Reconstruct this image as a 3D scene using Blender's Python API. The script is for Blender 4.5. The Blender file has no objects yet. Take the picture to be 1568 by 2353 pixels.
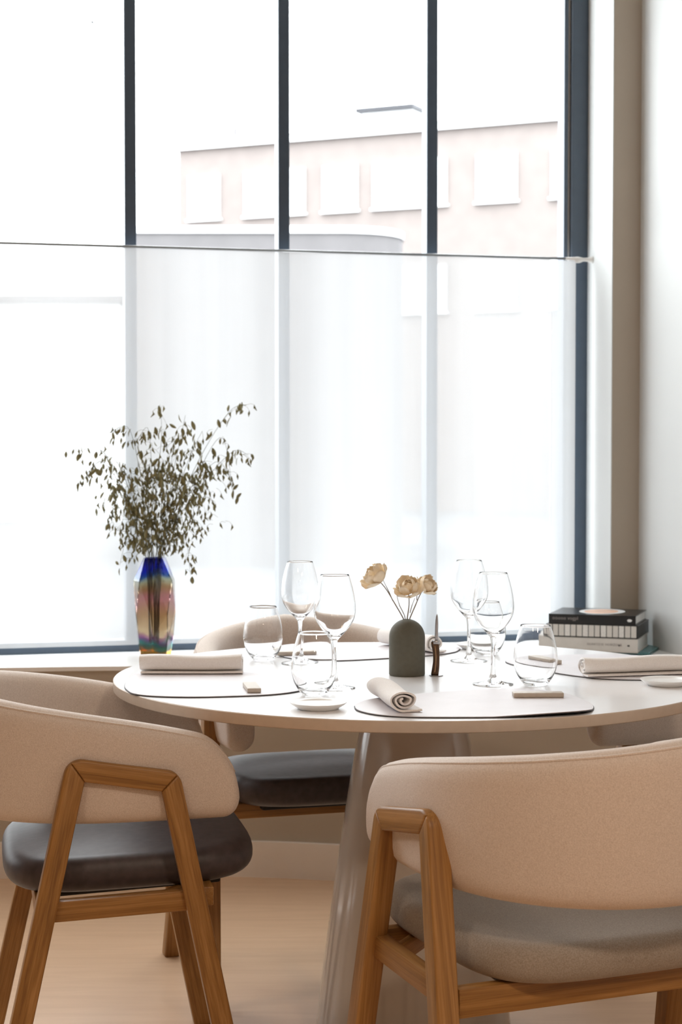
import bpy, bmesh, math, random
from mathutils import Vector, Matrix
random.seed(7)
PI = math.pi
S = bpy.context.scene
C = S.collection

# ------------------------------------------------------------------ camera
cam_d = bpy.data.cameras.new('camera')
cam = bpy.data.objects.new('camera', cam_d); C.objects.link(cam)
cam.location = (0, 0, 1.20)
cam.rotation_euler = (math.radians(90 - 2.12), 0, 0)
cam_d.sensor_fit = 'VERTICAL'; cam_d.sensor_height = 36.0; cam_d.sensor_width = 24.0
cam_d.lens = 62.15
cam_d.clip_start = 0.05; cam_d.clip_end = 400
cam_d.dof.use_dof = True; cam_d.dof.focus_distance = 3.05; cam_d.dof.aperture_fstop = 9.0
S.camera = cam
# ------------------------------------------------------------------ colour management / cycles options
S.view_settings.view_transform = 'Standard'
S.view_settings.look = 'None'
S.view_settings.gamma = 1.0
S.view_settings.exposure = 0.0
S.view_settings.use_curve_mapping = False
S.cycles.max_bounces = 14
S.cycles.diffuse_bounces = 6
S.cycles.glossy_bounces = 6
S.cycles.transmission_bounces = 12
S.cycles.transparent_max_bounces = 16
S.cycles.sample_clamp_indirect = 12.0
S.cycles.use_denoising = True
S.cycles.caustics_refractive = True
S.cycles.caustics_reflective = False
S.cycles.blur_glossy = 0.3
# ------------------------------------------------------------------ world: bright even overcast sky
wd = bpy.data.worlds.new('overcast_sky'); S.world = wd
wd.use_nodes = True
bg = wd.node_tree.nodes['Background']
bg.inputs['Color'].default_value = (0.93, 0.97, 1.0, 1)
bg.inputs['Strength'].default_value = 10.0

# room frame: s runs along the window wall (to the right), t into the room, z up
WA = math.radians(14.2)
WV = Vector((math.cos(WA), math.sin(WA), 0))
NV = Vector((math.sin(WA), -math.cos(WA), 0))
W0 = Vector((-1.004, 5.2, 0))
def R(s, t, z=0.0):
    return W0 + WV * s + NV * t + Vector((0, 0, z))

# ------------------------------------------------------------------ lamps of the room (warm ceiling lights) and the window portal
def ceiling_lamp(loc, size, power, col=(1.0, 0.79, 0.61)):
    ld = bpy.data.lights.new('ceiling_lamp', 'AREA'); ld.shape = 'DISK'; ld.size = size
    ld.energy = power; ld.color = col
    o = bpy.data.objects.new('ceiling_lamp', ld); C.objects.link(o); o.location = loc
    return o
LAMPS = [((-0.9, 0.7, 2.5), 0.3, 12), ((0.9, 0.4, 2.5), 0.3, 30), ((-1.7, 3.6, 3.0), 0.3, 9),
         ((0.2, -1.6, 2.6), 0.4, 20)]
for l, sz, pw in LAMPS:
    ceiling_lamp(l, sz, pw)
pd = bpy.data.lights.new('window_portal', 'AREA'); pd.shape = 'RECTANGLE'; pd.size = 4.1; pd.size_y = 2.3
pd.cycles.is_portal = True
po = bpy.data.objects.new('window_portal', pd); C.objects.link(po)
po.location = R(-0.2, 0.0, 1.75)
po.rotation_euler = (math.radians(90), 0, WA + 0)     # -Z axis of the portal looks into the room
po.rotation_euler = (NV.to_track_quat('-Z', 'Y')).to_euler()

# ================================================================== materials
def new_mat(name):
    m = bpy.data.materials.new(name); m.use_nodes = True
    nt = m.node_tree; b = nt.nodes['Principled BSDF']
    return m, nt, b
def N(nt, t, **kw):
    n = nt.nodes.new(t)
    for k, v in kw.items(): setattr(n, k, v)
    return n
def ramp(nt, stops):
    r = N(nt, 'ShaderNodeValToRGB'); e = r.color_ramp.elements
    while len(e) > 1: e.remove(e[0])
    e[0].position = stops[0][0]; e[0].color = (*stops[0][1], 1)
    for p, c in stops[1:]:
        x = e.new(p); x.color = (*c, 1)
    return r
def plain(name, col, rough=0.5, metal=0.0, var=0.04, nscale=30, bump=0.0, spec=None, coat=0):
    m, nt, b = new_mat(name)
    tc = N(nt, 'ShaderNodeTexCoord'); no = N(nt, 'ShaderNodeTexNoise'); no.inputs['Scale'].default_value = nscale
    no.inputs['Detail'].default_value = 4
    nt.links.new(tc.outputs['Object'], no.inputs['Vector'])
    r = ramp(nt, [(0.3, tuple(max(0, c * (1 - var)) for c in col)), (0.7, tuple(min(1, c * (1 + var)) for c in col))])
    nt.links.new(no.outputs['Fac'], r.inputs['Fac']); nt.links.new(r.outputs['Color'], b.inputs['Base Color'])
    b.inputs['Roughness'].default_value = rough; b.inputs['Metallic'].default_value = metal
    if spec is not None: b.inputs['Specular IOR Level'].default_value = spec
    if coat: b.inputs['Coat Weight'].default_value = coat; b.inputs['Coat Roughness'].default_value = 0.08
    if bump:
        bp = N(nt, 'ShaderNodeBump'); bp.inputs['Strength'].default_value = bump; bp.inputs['Distance'].default_value = 0.002
        nt.links.new(no.outputs['Fac'], bp.inputs['Height']); nt.links.new(bp.outputs['Normal'], b.inputs['Normal'])
    return m
def fabric(name, c1, c2, weave=900, bump=0.35, sheen=0.3):
    m, nt, b = new_mat(name)
    tc = N(nt, 'ShaderNodeTexCoord')
    n1 = N(nt, 'ShaderNodeTexNoise'); n1.inputs['Scale'].default_value = weave; n1.inputs['Detail'].default_value = 2
    n2 = N(nt, 'ShaderNodeTexNoise'); n2.inputs['Scale'].default_value = 480; n2.inputs['Detail'].default_value = 3
    for n in (n1, n2): nt.links.new(tc.outputs['Object'], n.inputs['Vector'])
    mx = N(nt, 'ShaderNodeMath', operation='ADD'); mx.inputs[1].default_value = 0
    nt.links.new(n1.outputs['Fac'], mx.inputs[0]); nt.links.new(n2.outputs['Fac'], mx.inputs[1])
    hf = N(nt, 'ShaderNodeMath', operation='MULTIPLY'); hf.inputs[1].default_value = 0.5
    nt.links.new(mx.outputs[0], hf.inputs[0])
    r = ramp(nt, [(0.36, c1), (0.64, c2)])
    nt.links.new(hf.outputs[0], r.inputs['Fac']); nt.links.new(r.outputs['Color'], b.inputs['Base Color'])
    bp = N(nt, 'ShaderNodeBump'); bp.inputs['Strength'].default_value = bump; bp.inputs['Distance'].default_value = 0.0012
    nt.links.new(hf.outputs[0], bp.inputs['Height']); nt.links.new(bp.outputs['Normal'], b.inputs['Normal'])
    b.inputs['Roughness'].default_value = 0.95; b.inputs['Specular IOR Level'].default_value = 0.15
    b.inputs['Sheen Weight'].default_value = sheen; b.inputs['Sheen Roughness'].default_value = 0.5
    return m
def wood(name, dark, mid, light, attr='grain', sc=(2.5, 95, 95), rough=0.42):
    m, nt, b = new_mat(name)
    at = N(nt, 'ShaderNodeAttribute'); at.attribute_name = attr
    mp = N(nt, 'ShaderNodeMapping'); mp.inputs['Scale'].default_value = sc
    nt.links.new(at.outputs['Vector'], mp.inputs['Vector'])
    no = N(nt, 'ShaderNodeTexNoise'); no.inputs['Scale'].default_value = 1.0; no.inputs['Detail'].default_value = 5; no.inputs['Distortion'].default_value = 0.7
    nt.links.new(mp.outputs[0], no.inputs['Vector'])
    mp2 = N(nt, 'ShaderNodeMapping'); mp2.inputs['Scale'].default_value = (sc[0] * 4, sc[1] * 4.5, sc[2] * 4.5)
    nt.links.new(at.outputs['Vector'], mp2.inputs['Vector'])
    n2 = N(nt, 'ShaderNodeTexNoise'); n2.inputs['Scale'].default_value = 1.0; n2.inputs['Detail'].default_value = 3
    nt.links.new(mp2.outputs[0], n2.inputs['Vector'])
    ad = N(nt, 'ShaderNodeMix'); ad.data_type = 'FLOAT'; ad.inputs['Factor'].default_value = 0.38
    nt.links.new(no.outputs['Fac'], ad.inputs['A']); nt.links.new(n2.outputs['Fac'], ad.inputs['B'])
    r = ramp(nt, [(0.34, dark), (0.5, mid), (0.68, light)])
    nt.links.new(ad.outputs['Result'], r.inputs['Fac']); nt.links.new(r.outputs['Color'], b.inputs['Base Color'])
    bp = N(nt, 'ShaderNodeBump'); bp.inputs['Strength'].default_value = 0.25; bp.inputs['Distance'].default_value = 0.001
    nt.links.new(ad.outputs['Result'], bp.inputs['Height']); nt.links.new(bp.outputs['Normal'], b.inputs['Normal'])
    b.inputs['Roughness'].default_value = rough
    return m
def glass_mat(name, col=(1, 1, 1), rough=0.0, ior=1.5):
    m, nt, b = new_mat(name)
    b.inputs['Base Color'].default_value = (*col, 1); b.inputs['Roughness'].default_value = rough
    b.inputs['IOR'].default_value = ior; b.inputs['Transmission Weight'].default_value = 1.0
    return m

M = {}
M['ash'] = wood('ash_wood', (0.20, 0.092, 0.022), (0.32, 0.158, 0.042), (0.44, 0.235, 0.080))
M['cream'] = fabric('cream_fabric', (0.60, 0.52, 0.46), (0.78, 0.70, 0.64))
M['taupe'] = fabric('taupe_fabric', (0.25, 0.215, 0.18), (0.40, 0.35, 0.30))
M['leather'] = plain('charcoal_leather', (0.056, 0.044, 0.048), 0.48, var=0.2, nscale=60, bump=0.15)
M['black'] = plain('gap_shade_black', (0.012, 0.012, 0.012), 0.7)  # black for the shaded gap under the seat cushions
M['table'] = plain('table_laminate', (0.90, 0.90, 0.915), 0.28, var=0.01, nscale=8, coat=0.35)
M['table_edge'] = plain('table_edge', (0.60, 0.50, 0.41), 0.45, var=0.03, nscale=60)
M['pedestal'] = plain('pedestal_lacquer', (0.52, 0.47, 0.42), 0.16, var=0.02, nscale=6, coat=0.5)
M['wall'] = plain('wall_paint_shaded', (0.42, 0.36, 0.29), 0.8, var=0.015, nscale=5, bump=0.02)  # wall paint darkened to hold the shade on the room-facing sides
M['wall_right'] = plain('wall_paint_lit', (0.60, 0.61, 0.605), 0.75, var=0.01, nscale=4)  # the same paint kept lighter, as the window lights it
M['dim_wall'] = plain('dark_rear_wall', (0.30, 0.24, 0.19), 0.8, var=0.02, nscale=4)
M['ceiling'] = plain('ceiling_paint', (0.55, 0.52, 0.48), 0.9, var=0.01)
M['skirting'] = plain('skirting_paint', (0.78, 0.72, 0.65), 0.5, var=0.01)
M['sill'] = plain('sill_paint', (0.82, 0.82, 0.81), 0.4, var=0.01)
M['frame'] = plain('blue_grey_metal', (0.050, 0.072, 0.102), 0.38, var=0.05)
M['white_metal'] = plain('white_plastic', (0.74, 0.73, 0.71), 0.5)
M['rod'] = plain('grey_rod', (0.22, 0.22, 0.22), 0.4, metal=0.6)
M['mat'] = plain('placemat_leather', (0.66, 0.63, 0.65), 0.45, var=0.03, nscale=14, bump=0.05)
M['mat_under'] = plain('placemat_underside', (0.02, 0.018, 0.02), 0.6)
M['linen'] = fabric('napkin_linen', (0.82, 0.79, 0.77), (0.93, 0.91, 0.89), weave=1400, bump=0.2, sheen=0.1)
M['ceramic'] = plain('plate_ceramic', (0.80, 0.79, 0.77), 0.28, var=0.01, nscale=20)
M['stone'] = plain('rest_stone', (0.55, 0.49, 0.42), 0.5, var=0.05, nscale=80)
M['olive'] = plain('olive_ceramic', (0.108, 0.103, 0.078), 0.75, var=0.06, nscale=120, bump=0.08)
M['petal'] = plain('cream_petal', (0.92, 0.79, 0.60), 0.7, var=0.10, nscale=50)
M['petal'].node_tree.nodes['Principled BSDF'].inputs['Subsurface Weight'].default_value = 0.0
M['twig'] = plain('dried_stem', (0.26, 0.20, 0.14), 0.8, var=0.2)
M['grass'] = plain('grass_stem', (0.10, 0.095, 0.05), 0.8, var=0.2)
M['seed'] = plain('seed_head', (0.185, 0.165, 0.075), 0.75, var=0.35, nscale=25)
M['steel'] = plain('steel', (0.50, 0.50, 0.52), 0.22, metal=1.0)
M['horn'] = plain('bronze_handle', (0.10, 0.055, 0.03), 0.25, metal=0.6, var=0.3, nscale=90)
M['brass'] = plain('brass_line', (0.70, 0.42, 0.22), 0.25, metal=1.0)
M['book_black'] = plain('black_cover', (0.012, 0.012, 0.013), 0.3)
M['book_white'] = plain('white_cover', (0.62, 0.59, 0.55), 0.5)
M['book_teal'] = plain('teal_cover', (0.10, 0.26, 0.28), 0.3)
M['paper'] = plain('book_pages', (0.70, 0.68, 0.65), 0.8, var=0.08, nscale=300)
M['ink_grey'] = plain('grey_ink', (0.28, 0.25, 0.24), 0.6)
M['ink_dark'] = plain('dark_ink', (0.06, 0.055, 0.05), 0.6)
M['ink_peach'] = plain('peach_print', (0.78, 0.50, 0.36), 0.4, var=0.25, nscale=25)
M['ink_white'] = plain('white_print', (0.8, 0.8, 0.8), 0.5)
M['glass'] = glass_mat('clear_glass', ior=1.42)
M['grey_glass'] = M['glass']
# exterior
M['brick'] = plain('hazed_brick', (0.174, 0.149, 0.139), 0.9, var=0.05, nscale=2.5)  # brick greyed so that its colour carries the haze
M['render'] = plain('white_render', (0.48, 0.48, 0.48), 0.9, var=0.03, nscale=1)
M['concrete'] = plain('grey_concrete', (0.100, 0.094, 0.096), 0.9, var=0.06, nscale=3)
M['ext_white'] = plain('white_window_paint', (0.60, 0.60, 0.60), 0.7)
M['ext_pane'] = plain('far_window_glass', (0.50, 0.52, 0.55), 0.1, var=0.1, nscale=0.6)
M['asphalt'] = plain('street_paving', (0.095, 0.095, 0.098), 0.9, var=0.08, nscale=1)
M['slate'] = plain('slate_roof_edge', (0.03, 0.03, 0.035), 0.7)

def floor_mat():
    m, nt, b = new_mat('oak_floor')
    tc = N(nt, 'ShaderNodeTexCoord')
    mp = N(nt, 'ShaderNodeMapping'); mp.inputs['Rotation'].default_value = (0, 0, -WA - 0.5); mp.inputs['Scale'].default_value = (2.0, 22, 1)
    nt.links.new(tc.outputs['Object'], mp.inputs['Vector'])
    no = N(nt, 'ShaderNodeTexNoise'); no.inputs['Scale'].default_value = 1.2; no.inputs['Detail'].default_value = 6; no.inputs['Distortion'].default_value = 1.2
    nt.links.new(mp.outputs[0], no.inputs['Vector'])
    r = ramp(nt, [(0.3, (0.56, 0.37, 0.23)), (0.7, (0.63, 0.43, 0.28))])
    nt.links.new(no.outputs['Fac'], r.inputs['Fac']); nt.links.new(r.outputs['Color'], b.inputs['Base Color'])
    b.inputs['Roughness'].default_value = 0.34
    bp = N(nt, 'ShaderNodeBump'); bp.inputs['Strength'].default_value = 0.05; bp.inputs['Distance'].default_value = 0.001
    nt.links.new(no.outputs['Fac'], bp.inputs['Height']); nt.links.new(bp.outputs['Normal'], b.inputs['Normal'])
    return m
M['floor'] = floor_mat()

def pane_mat():
    m = bpy.data.materials.new('window_pane_glass'); m.use_nodes = True; nt = m.node_tree; nt.nodes.clear()
    out = N(nt, 'ShaderNodeOutputMaterial'); mx = N(nt, 'ShaderNodeMixShader'); tr = N(nt, 'ShaderNodeBsdfTransparent')
    gl = N(nt, 'ShaderNodeBsdfGlossy'); gl.inputs['Roughness'].default_value = 0.02
    fr = N(nt, 'ShaderNodeFresnel'); fr.inputs['IOR'].default_value = 1.3
    tr.inputs['Color'].default_value = (0.97, 0.985, 0.98, 1)
    nt.links.new(fr.outputs[0], mx.inputs[0]); nt.links.new(tr.outputs[0], mx.inputs[1]); nt.links.new(gl.outputs[0], mx.inputs[2])
    nt.links.new(mx.outputs[0], out.inputs[0]); return m
M['pane'] = pane_mat()
def sheer_mat(name, tfac):
    m = bpy.data.materials.new(name); m.use_nodes = True; nt = m.node_tree; nt.nodes.clear()
    out = N(nt, 'ShaderNodeOutputMaterial'); mx = N(nt, 'ShaderNodeMixShader'); tr = N(nt, 'ShaderNodeBsdfTransparent')
    m2 = N(nt, 'ShaderNodeMixShader'); df = N(nt, 'ShaderNodeBsdfDiffuse'); tl = N(nt, 'ShaderNodeBsdfTranslucent')
    tc = N(nt, 'ShaderNodeTexCoord'); mp = N(nt, 'ShaderNodeMapping'); mp.inputs['Scale'].default_value = (14, 14, 0.4)
    no = N(nt, 'ShaderNodeTexNoise'); no.inputs['Scale'].default_value = 1.0; no.inputs['Detail'].default_value = 3
    nt.links.new(tc.outputs['Object'], mp.inputs[0]); nt.links.new(mp.outputs[0], no.inputs['Vector'])
    r = ramp(nt, [(0.3, (0.70, 0.72, 0.74)), (0.7, (0.76, 0.78, 0.80))]); nt.links.new(no.outputs['Fac'], r.inputs['Fac'])
    nt.links.new(r.outputs[0], df.inputs[0]); nt.links.new(r.outputs[0], tl.inputs[0])
    m2.inputs[0].default_value = 0.165
    mx.inputs[0].default_value = 1 - tfac
    nt.links.new(df.outputs[0], m2.inputs[1]); nt.links.new(tl.outputs[0], m2.inputs[2])
    nt.links.new(tr.outputs[0], mx.inputs[1]); nt.links.new(m2.outputs[0], mx.inputs[2])
    nt.links.new(mx.outputs[0], out.inputs[0]); return m
M['sheer'] = sheer_mat('sheer_white_cloth', 0.30)
M['sheer_hem'] = sheer_mat('sheer_white_hem', 0.12)

def vase_mat():
    m, nt, b = new_mat('iridescent_glass')
    tc = N(nt, 'ShaderNodeTexCoord'); sx = N(nt, 'ShaderNodeSeparateXYZ'); nt.links.new(tc.outputs['Object'], sx.inputs[0])
    mr = N(nt, 'ShaderNodeMapRange'); mr.inputs['From Max'].default_value = 0.29
    no = N(nt, 'ShaderNodeTexNoise'); no.inputs['Scale'].default_value = 16; no.inputs['Detail'].default_value = 1
    mp = N(nt, 'ShaderNodeMapping'); mp.inputs['Scale'].default_value = (1, 1, 0.5)
    nt.links.new(tc.outputs['Object'], mp.inputs[0]); nt.links.new(mp.outputs[0], no.inputs['Vector'])
    sc = N(nt, 'ShaderNodeMath', operation='MULTIPLY_ADD'); sc.inputs[1].default_value = 0.07; sc.inputs[2].default_value = -0.035
    nt.links.new(no.outputs['Fac'], sc.inputs[0])
    ad = N(nt, 'ShaderNodeMath', operation='ADD'); nt.links.new(sx.outputs['Z'], ad.inputs[0]); nt.links.new(sc.outputs[0], ad.inputs[1])
    nt.links.new(ad.outputs[0], mr.inputs['Value'])
    r = ramp(nt, [(0.0, (1.0, 0.40, 0.01)), (0.075, (1.0, 0.40, 0.01)), (0.10, (0.16, 0.30, 0.20)), (0.145, (0.04, 0.42, 0.40)), (0.185, (0.42, 0.16, 0.42)),
                  (0.24, (0.80, 0.68, 0.50)), (0.42, (0.60, 0.43, 0.27)), (0.58, (0.62, 0.36, 0.38)), (0.68, (0.50, 0.36, 0.22)), (0.78, (0.56, 0.60, 0.50)),
                  (0.83, (0.05, 0.18, 0.50)), (0.90, (0.005, 0.05, 0.65)), (1.0, (0.005, 0.012, 0.25))])
    nt.links.new(mr.outputs[0], r.inputs['Fac']); nt.links.new(r.outputs['Color'], b.inputs['Base Color'])
    b.inputs['Roughness'].default_value = 0.04; b.inputs['IOR'].default_value = 1.5
    b.inputs['Transmission Weight'].default_value = 0.93
    b.inputs['Thin Film Thickness'].default_value = 0; b.inputs['Thin Film IOR'].default_value = 1.7
    return m
M['vase'] = vase_mat()

# ================================================================== object helpers
def obj(name, bm, mat, parent=None, smooth=False, label=None):
    me = bpy.data.meshes.new(name)
    bmesh.ops.recalc_face_normals(bm, faces=bm.faces)
    bm.to_mesh(me); bm.free()
    if isinstance(mat, (list, tuple)):
        for m in mat: me.materials.append(M[m])
    else: me.materials.append(M[mat])
    if smooth:
        me.polygons.foreach_set('use_smooth', [True] * len(me.polygons))
        if smooth != 'all':
            try: me.set_sharp_from_angle(angle=math.radians(40 if smooth is True else smooth))
            except Exception: pass
    o = bpy.data.objects.new(name, me); C.objects.link(o)
    if parent is not None: o.parent = parent
    if label: o['label'] = label
    return o
def thing(name, label, cat, loc=(0, 0, 0), rz=0.0, group=None):
    o = bpy.data.objects.new(name, None); C.objects.link(o); o.empty_display_size = 0.05
    o.location = loc; o.rotation_euler = (0, 0, rz)
    return tag(o, label, cat, group)
def tag(o, label, cat, group=None):
    o['label'] = label; o['category'] = cat
    if group: o['group'] = group
    return o
def struct(name, bm, mat, parent=None, smooth=False):
    o = obj(name, bm, mat, parent, smooth)
    if parent is None: o['kind'] = 'structure'
    return o
def BM(): return bmesh.new()
def box(bm, x0, x1, y0, y1, z0, z1, bev=0.0, seg=2, mtx=None):
    vs = [bm.verts.new((x, y, z)) for z in (z0, z1) for y in (y0, y1) for x in (x0, x1)]
    f = [(0, 2, 3, 1), (4, 5, 7, 6), (0, 1, 5, 4), (2, 6, 7, 3), (0, 4, 6, 2), (1, 3, 7, 5)]
    fs = [bm.faces.new([vs[i] for i in q]) for q in f]
    if bev:
        es = list({e for fa in fs for e in fa.edges})
        r = bmesh.ops.bevel(bm, geom=es, offset=bev, segments=seg, affect='EDGES', profile=0.5)
        vs = list({v for fa in r['faces'] for v in fa.verts} | {v for v in vs if v.is_valid})
    if mtx is not None: bmesh.ops.transform(bm, matrix=mtx, verts=[v for v in vs if v.is_valid])
    return vs
def rbox(bm, s0, s1, t0, t1, z0, z1, bev=0.0):
    """box in room coordinates (s along window wall, t into the room)"""
    m = Matrix(((WV.x, NV.x, 0, W0.x), (WV.y, NV.y, 0, W0.y), (0, 0, 1, 0), (0, 0, 0, 1)))
    n0 = len(bm.verts)
    b2 = bmesh.new(); box(b2, s0, s1, t0, t1, z0, z1, bev)
    b2.transform(m)
    me = bpy.data.meshes.new('tmp'); b2.to_mesh(me); b2.free(); bm.from_mesh(me); bpy.data.meshes.remove(me)
def prism(bm, pts, z0, z1, axis='z'):
    """closed outline pts (2D) extruded; axis 'z': (x,y), axis 'x': pts are (y,z) extruded along x"""
    def P(p, h):
        return (p[0], p[1], h) if axis == 'z' else (h, p[0], p[1])
    a = [bm.verts.new(P(p, z0)) for p in pts]; b = [bm.verts.new(P(p, z1)) for p in pts]
    n = len(pts)
    fs = [bm.faces.new(a), bm.faces.new(list(reversed(b)))]
    for i in range(n):
        fs.append(bm.faces.new((a[i], b[i], b[(i + 1) % n], a[(i + 1) % n])))
    return a, b, fs
def lathe(bm, prof, seg=48, c=(0, 0, 0), close=False):
    rings = []
    for r, z in prof:
        if r < 1e-6: rings.append([bm.verts.new((c[0], c[1], c[2] + z))])
        else: rings.append([bm.verts.new((c[0] + r * math.cos(2 * PI * i / seg), c[1] + r * math.sin(2 * PI * i / seg), c[2] + z)) for i in range(seg)])
    pairs = list(zip(rings[:-1], rings[1:]))
    if close: pairs.append((rings[-1], rings[0]))
    for a, b in pairs:
        if len(a) == 1 and len(b) == 1: continue
        for i in range(seg):
            j = (i + 1) % seg
            if len(a) == 1: bm.faces.new((a[0], b[i], b[j]))
            elif len(b) == 1: bm.faces.new((a[i], a[j], b[0]))
            else: bm.faces.new((a[i], a[j], b[j], b[i]))
def spline(pts, n):
    """Catmull-Rom through tuples of any dimension"""
    P = [pts[0]] + list(pts) + [pts[-1]]; out = []
    segs = len(pts) - 1
    for k in range(n + 1):
        u = k / n * segs; i = min(int(u), segs - 1); t = u - i
        p0, p1, p2, p3 = P[i], P[i + 1], P[i + 2], P[i + 3]
        out.append(tuple(0.5 * ((2 * b) + (-a + c) * t + (2 * a - 5 * b + 4 * c - d) * t * t + (-a + 3 * b - 3 * c + d) * t ** 3)
                         for a, b, c, d in zip(p0, p1, p2, p3)))
    return out
def tube(bm, pts, r, seg=6, cap=True):
    pts = [Vector(p) for p in pts]; rs = r if isinstance(r, (list, tuple)) else [r] * len(pts)
    rings = []; up = Vector((0, 0, 1))
    t0 = (pts[1] - pts[0]).normalized()
    nrm = t0.cross(up if abs(t0.z) < 0.9 else Vector((1, 0, 0))).normalized()
    for i, p in enumerate(pts):
        t = (pts[min(i + 1, len(pts) - 1)] - pts[max(i - 1, 0)]).normalized()
        nrm = (nrm - t * nrm.dot(t)).normalized(); b = t.cross(nrm)
        rings.append([bm.verts.new(p + (nrm * math.cos(2 * PI * k / seg) + b * math.sin(2 * PI * k / seg)) * rs[i]) for k in range(seg)])
    for a, b in zip(rings[:-1], rings[1:]):
        for k in range(seg):
            j = (k + 1) % seg; bm.faces.new((a[k], a[j], b[j], b[k]))
    if cap: bm.faces.new(list(reversed(rings[0]))); bm.faces.new(rings[-1])
    return rings
def set_grain(o, axis, seed=0.0):
    """vertex attribute: distance along the member and across it, for the wood shader"""
    ax = Vector(axis).normalized(); b = ax.cross(Vector((1, 0, 0)) if abs(ax.x) < 0.8 else Vector((0, 0, 1))).normalized(); c = ax.cross(b)
    at = o.data.attributes.new('grain', 'FLOAT_VECTOR', 'POINT')
    for i, v in enumerate(o.data.vertices):
        at.data[i].vector = (v.co.dot(ax) + seed, v.co.dot(b) + seed * 3.3, v.co.dot(c) * 0.9)
def round_corner(p0, p1, p2, r, n=6):
    a = (Vector(p0) - Vector(p1)).normalized(); b = (Vector(p2) - Vector(p1)).normalized()
    ang = a.angle(b); d = r / math.tan(ang / 2); c = Vector(p1) + (a + b).normalized() * (r / math.sin(ang / 2))
    s = Vector(p1) + a * d; e = Vector(p1) + b * d; out = []
    a0 = math.atan2((s - c).y, (s - c).x); a1 = math.atan2((e - c).y, (e - c).x)
    while a1 - a0 > PI: a1 -= 2 * PI
    while a1 - a0 < -PI: a1 += 2 * PI
    for i in range(n + 1):
        t = a0 + (a1 - a0) * i / n; out.append((c.x + r * math.cos(t), c.y + r * math.sin(t)))
    return out

# ================================================================== THE ROOM
ZS = 0.587            # sill height
ZC = 3.1              # ceiling
S_R = 1.84            # right jamb
# curved window breast: plan points of the wall under the sill (world x, y)
front = spline([(-2.9, 4.35), (-2.2, 4.62), (-1.5, 4.80), (-0.95, 4.885), (-0.6, 4.92), (-0.26, 4.905), (0.0, 4.86), (0.3, 4.785), (0.6, 4.69), (0.9, 4.57), (1.205, 4.42)], 50)
cR = R(1.93, 8.6); cL = R(-4.6, 8.6); wl = R(-4.6, 0.0)
bm = BM(); poly = [R(2.4, 0.3)[:2], R(2.4, 8.8)[:2], R(-4.8, 8.8)[:2], R(-4.8, 0.3)[:2]]
prism(bm, poly, -0.05, 0.0); struct('floor', bm, 'floor')
bm = BM(); poly = [R(2.4, -0.3)[:2], R(2.4, 8.8)[:2], R(-4.8, 8.8)[:2], R(-4.8, -0.3)[:2]]
prism(bm, poly, ZC, ZC + 0.1); struct('ceiling', bm, 'ceiling')
bm = BM(); rbox(bm, 1.93, 2.13, 0.22, 8.8, 0, ZC); struct('wall_right', bm, 'wall_right')
bm = BM(); rbox(bm, -4.8, -4.6, -0.2, 8.8, 0, ZC); struct('wall_left', bm, 'dim_wall')
bm = BM(); rbox(bm, -4.8, 2.13, 8.6, 8.8, 0, ZC); struct('wall_back', bm, 'dim_wall')
# window wall: pier to the right of the window, strip above, left end
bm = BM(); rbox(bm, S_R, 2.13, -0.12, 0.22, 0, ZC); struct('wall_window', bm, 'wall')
bm = BM(); rbox(bm, S_R - 0.003, S_R, -0.02, 0.2195, ZS, 2.86); struct('trim_lit_jamb', bm, 'wall_right')  # thin skin that puts the window-lit paint tone on the jamb side
bm = BM(); rbox(bm, -4.6, S_R, -0.12, 0.22, 2.86, ZC); struct('wall_window_head', bm, 'wall')
bm = BM(); rbox(bm, -4.6, -2.43, -0.12, 0.22, 0, 2.86); struct('wall_window_end', bm, 'wall')
# breast under the window, curved in plan
back_pts = [R(1.92, 0.10)[:2], R(-2.6, 0.10)[:2]]
bm = BM(); prism(bm, [p[:2] for p in front] + [R(1.93, 0.35)[:2]] + back_pts, 0, ZS - 0.012); struct('wall_front', bm, 'wall', smooth=30)
def offset_front(d):
    o = []
    for i, p in enumerate(front):
        a = Vector(front[max(i - 1, 0)]); b = Vector(front[min(i + 1, len(front) - 1)]); t = (b - a).normalized()
        o.append((p[0] + t.y * d, p[1] - t.x * d))
    return o
bm = BM(); prism(bm, offset_front(0.006) + [R(1.93, 0.35)[:2], R(1.93, 0.22)[:2], R(S_R, 0.22)[:2], R(S_R, -0.02)[:2], R(-2.43, -0.02)[:2]], ZS - 0.012, ZS)
struct('trim_1', bm, 'sill', smooth=30)
bm = BM(); prism(bm, offset_front(0.016) + [tuple(p) for p in reversed(offset_front(-0.001))], 0, 0.10)
struct('baseboard_front', bm, 'skirting', smooth=30)
bm = BM(); rbox(bm, 1.914, 1.93, 1.6, 8.6, 0, 0.10); struct('baseboard_right', bm, 'skirting')

# ------------------------------------------------------------------ window with slender dark mullions
win = bpy.data.objects.new('window_1', None); C.objects.link(win); win.location = R(0, 0, 0); win['kind'] = 'structure'
def winpart(name, bm, mat):
    o = obj(name, bm, mat); o.parent = win; o.matrix_parent_inverse = win.matrix_world.inverted()
    o.matrix_parent_inverse = Matrix.Translation(-R(0, 0, 0)); return o
WT = 2.86
mull = [0.386 - 0.468 * k for k in range(6, 0, -1)] + [0.386, 0.8525, 1.3225]
for s in mull:
    bm = BM(); rbox(bm, s - 0.0175, s + 0.0175, -0.035, 0.02, ZS + 0.02, WT, 0.002); winpart('mullion', bm, 'frame')
bm = BM(); rbox(bm, 1.782, 1.838, -0.045, 0.022, ZS, WT, 0.003); winpart('window_frame', bm, 'frame')
bm = BM(); rbox(bm, 1.760, 1.7735, -0.045, 0.012, ZS + 0.02, WT, 0.002); winpart('sash_stile', bm, 'frame')
bm = BM(); rbox(bm, 1.7735, 1.782, -0.045, 0.002, ZS + 0.02, WT); winpart('weather_strip', bm, 'white_metal')
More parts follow.
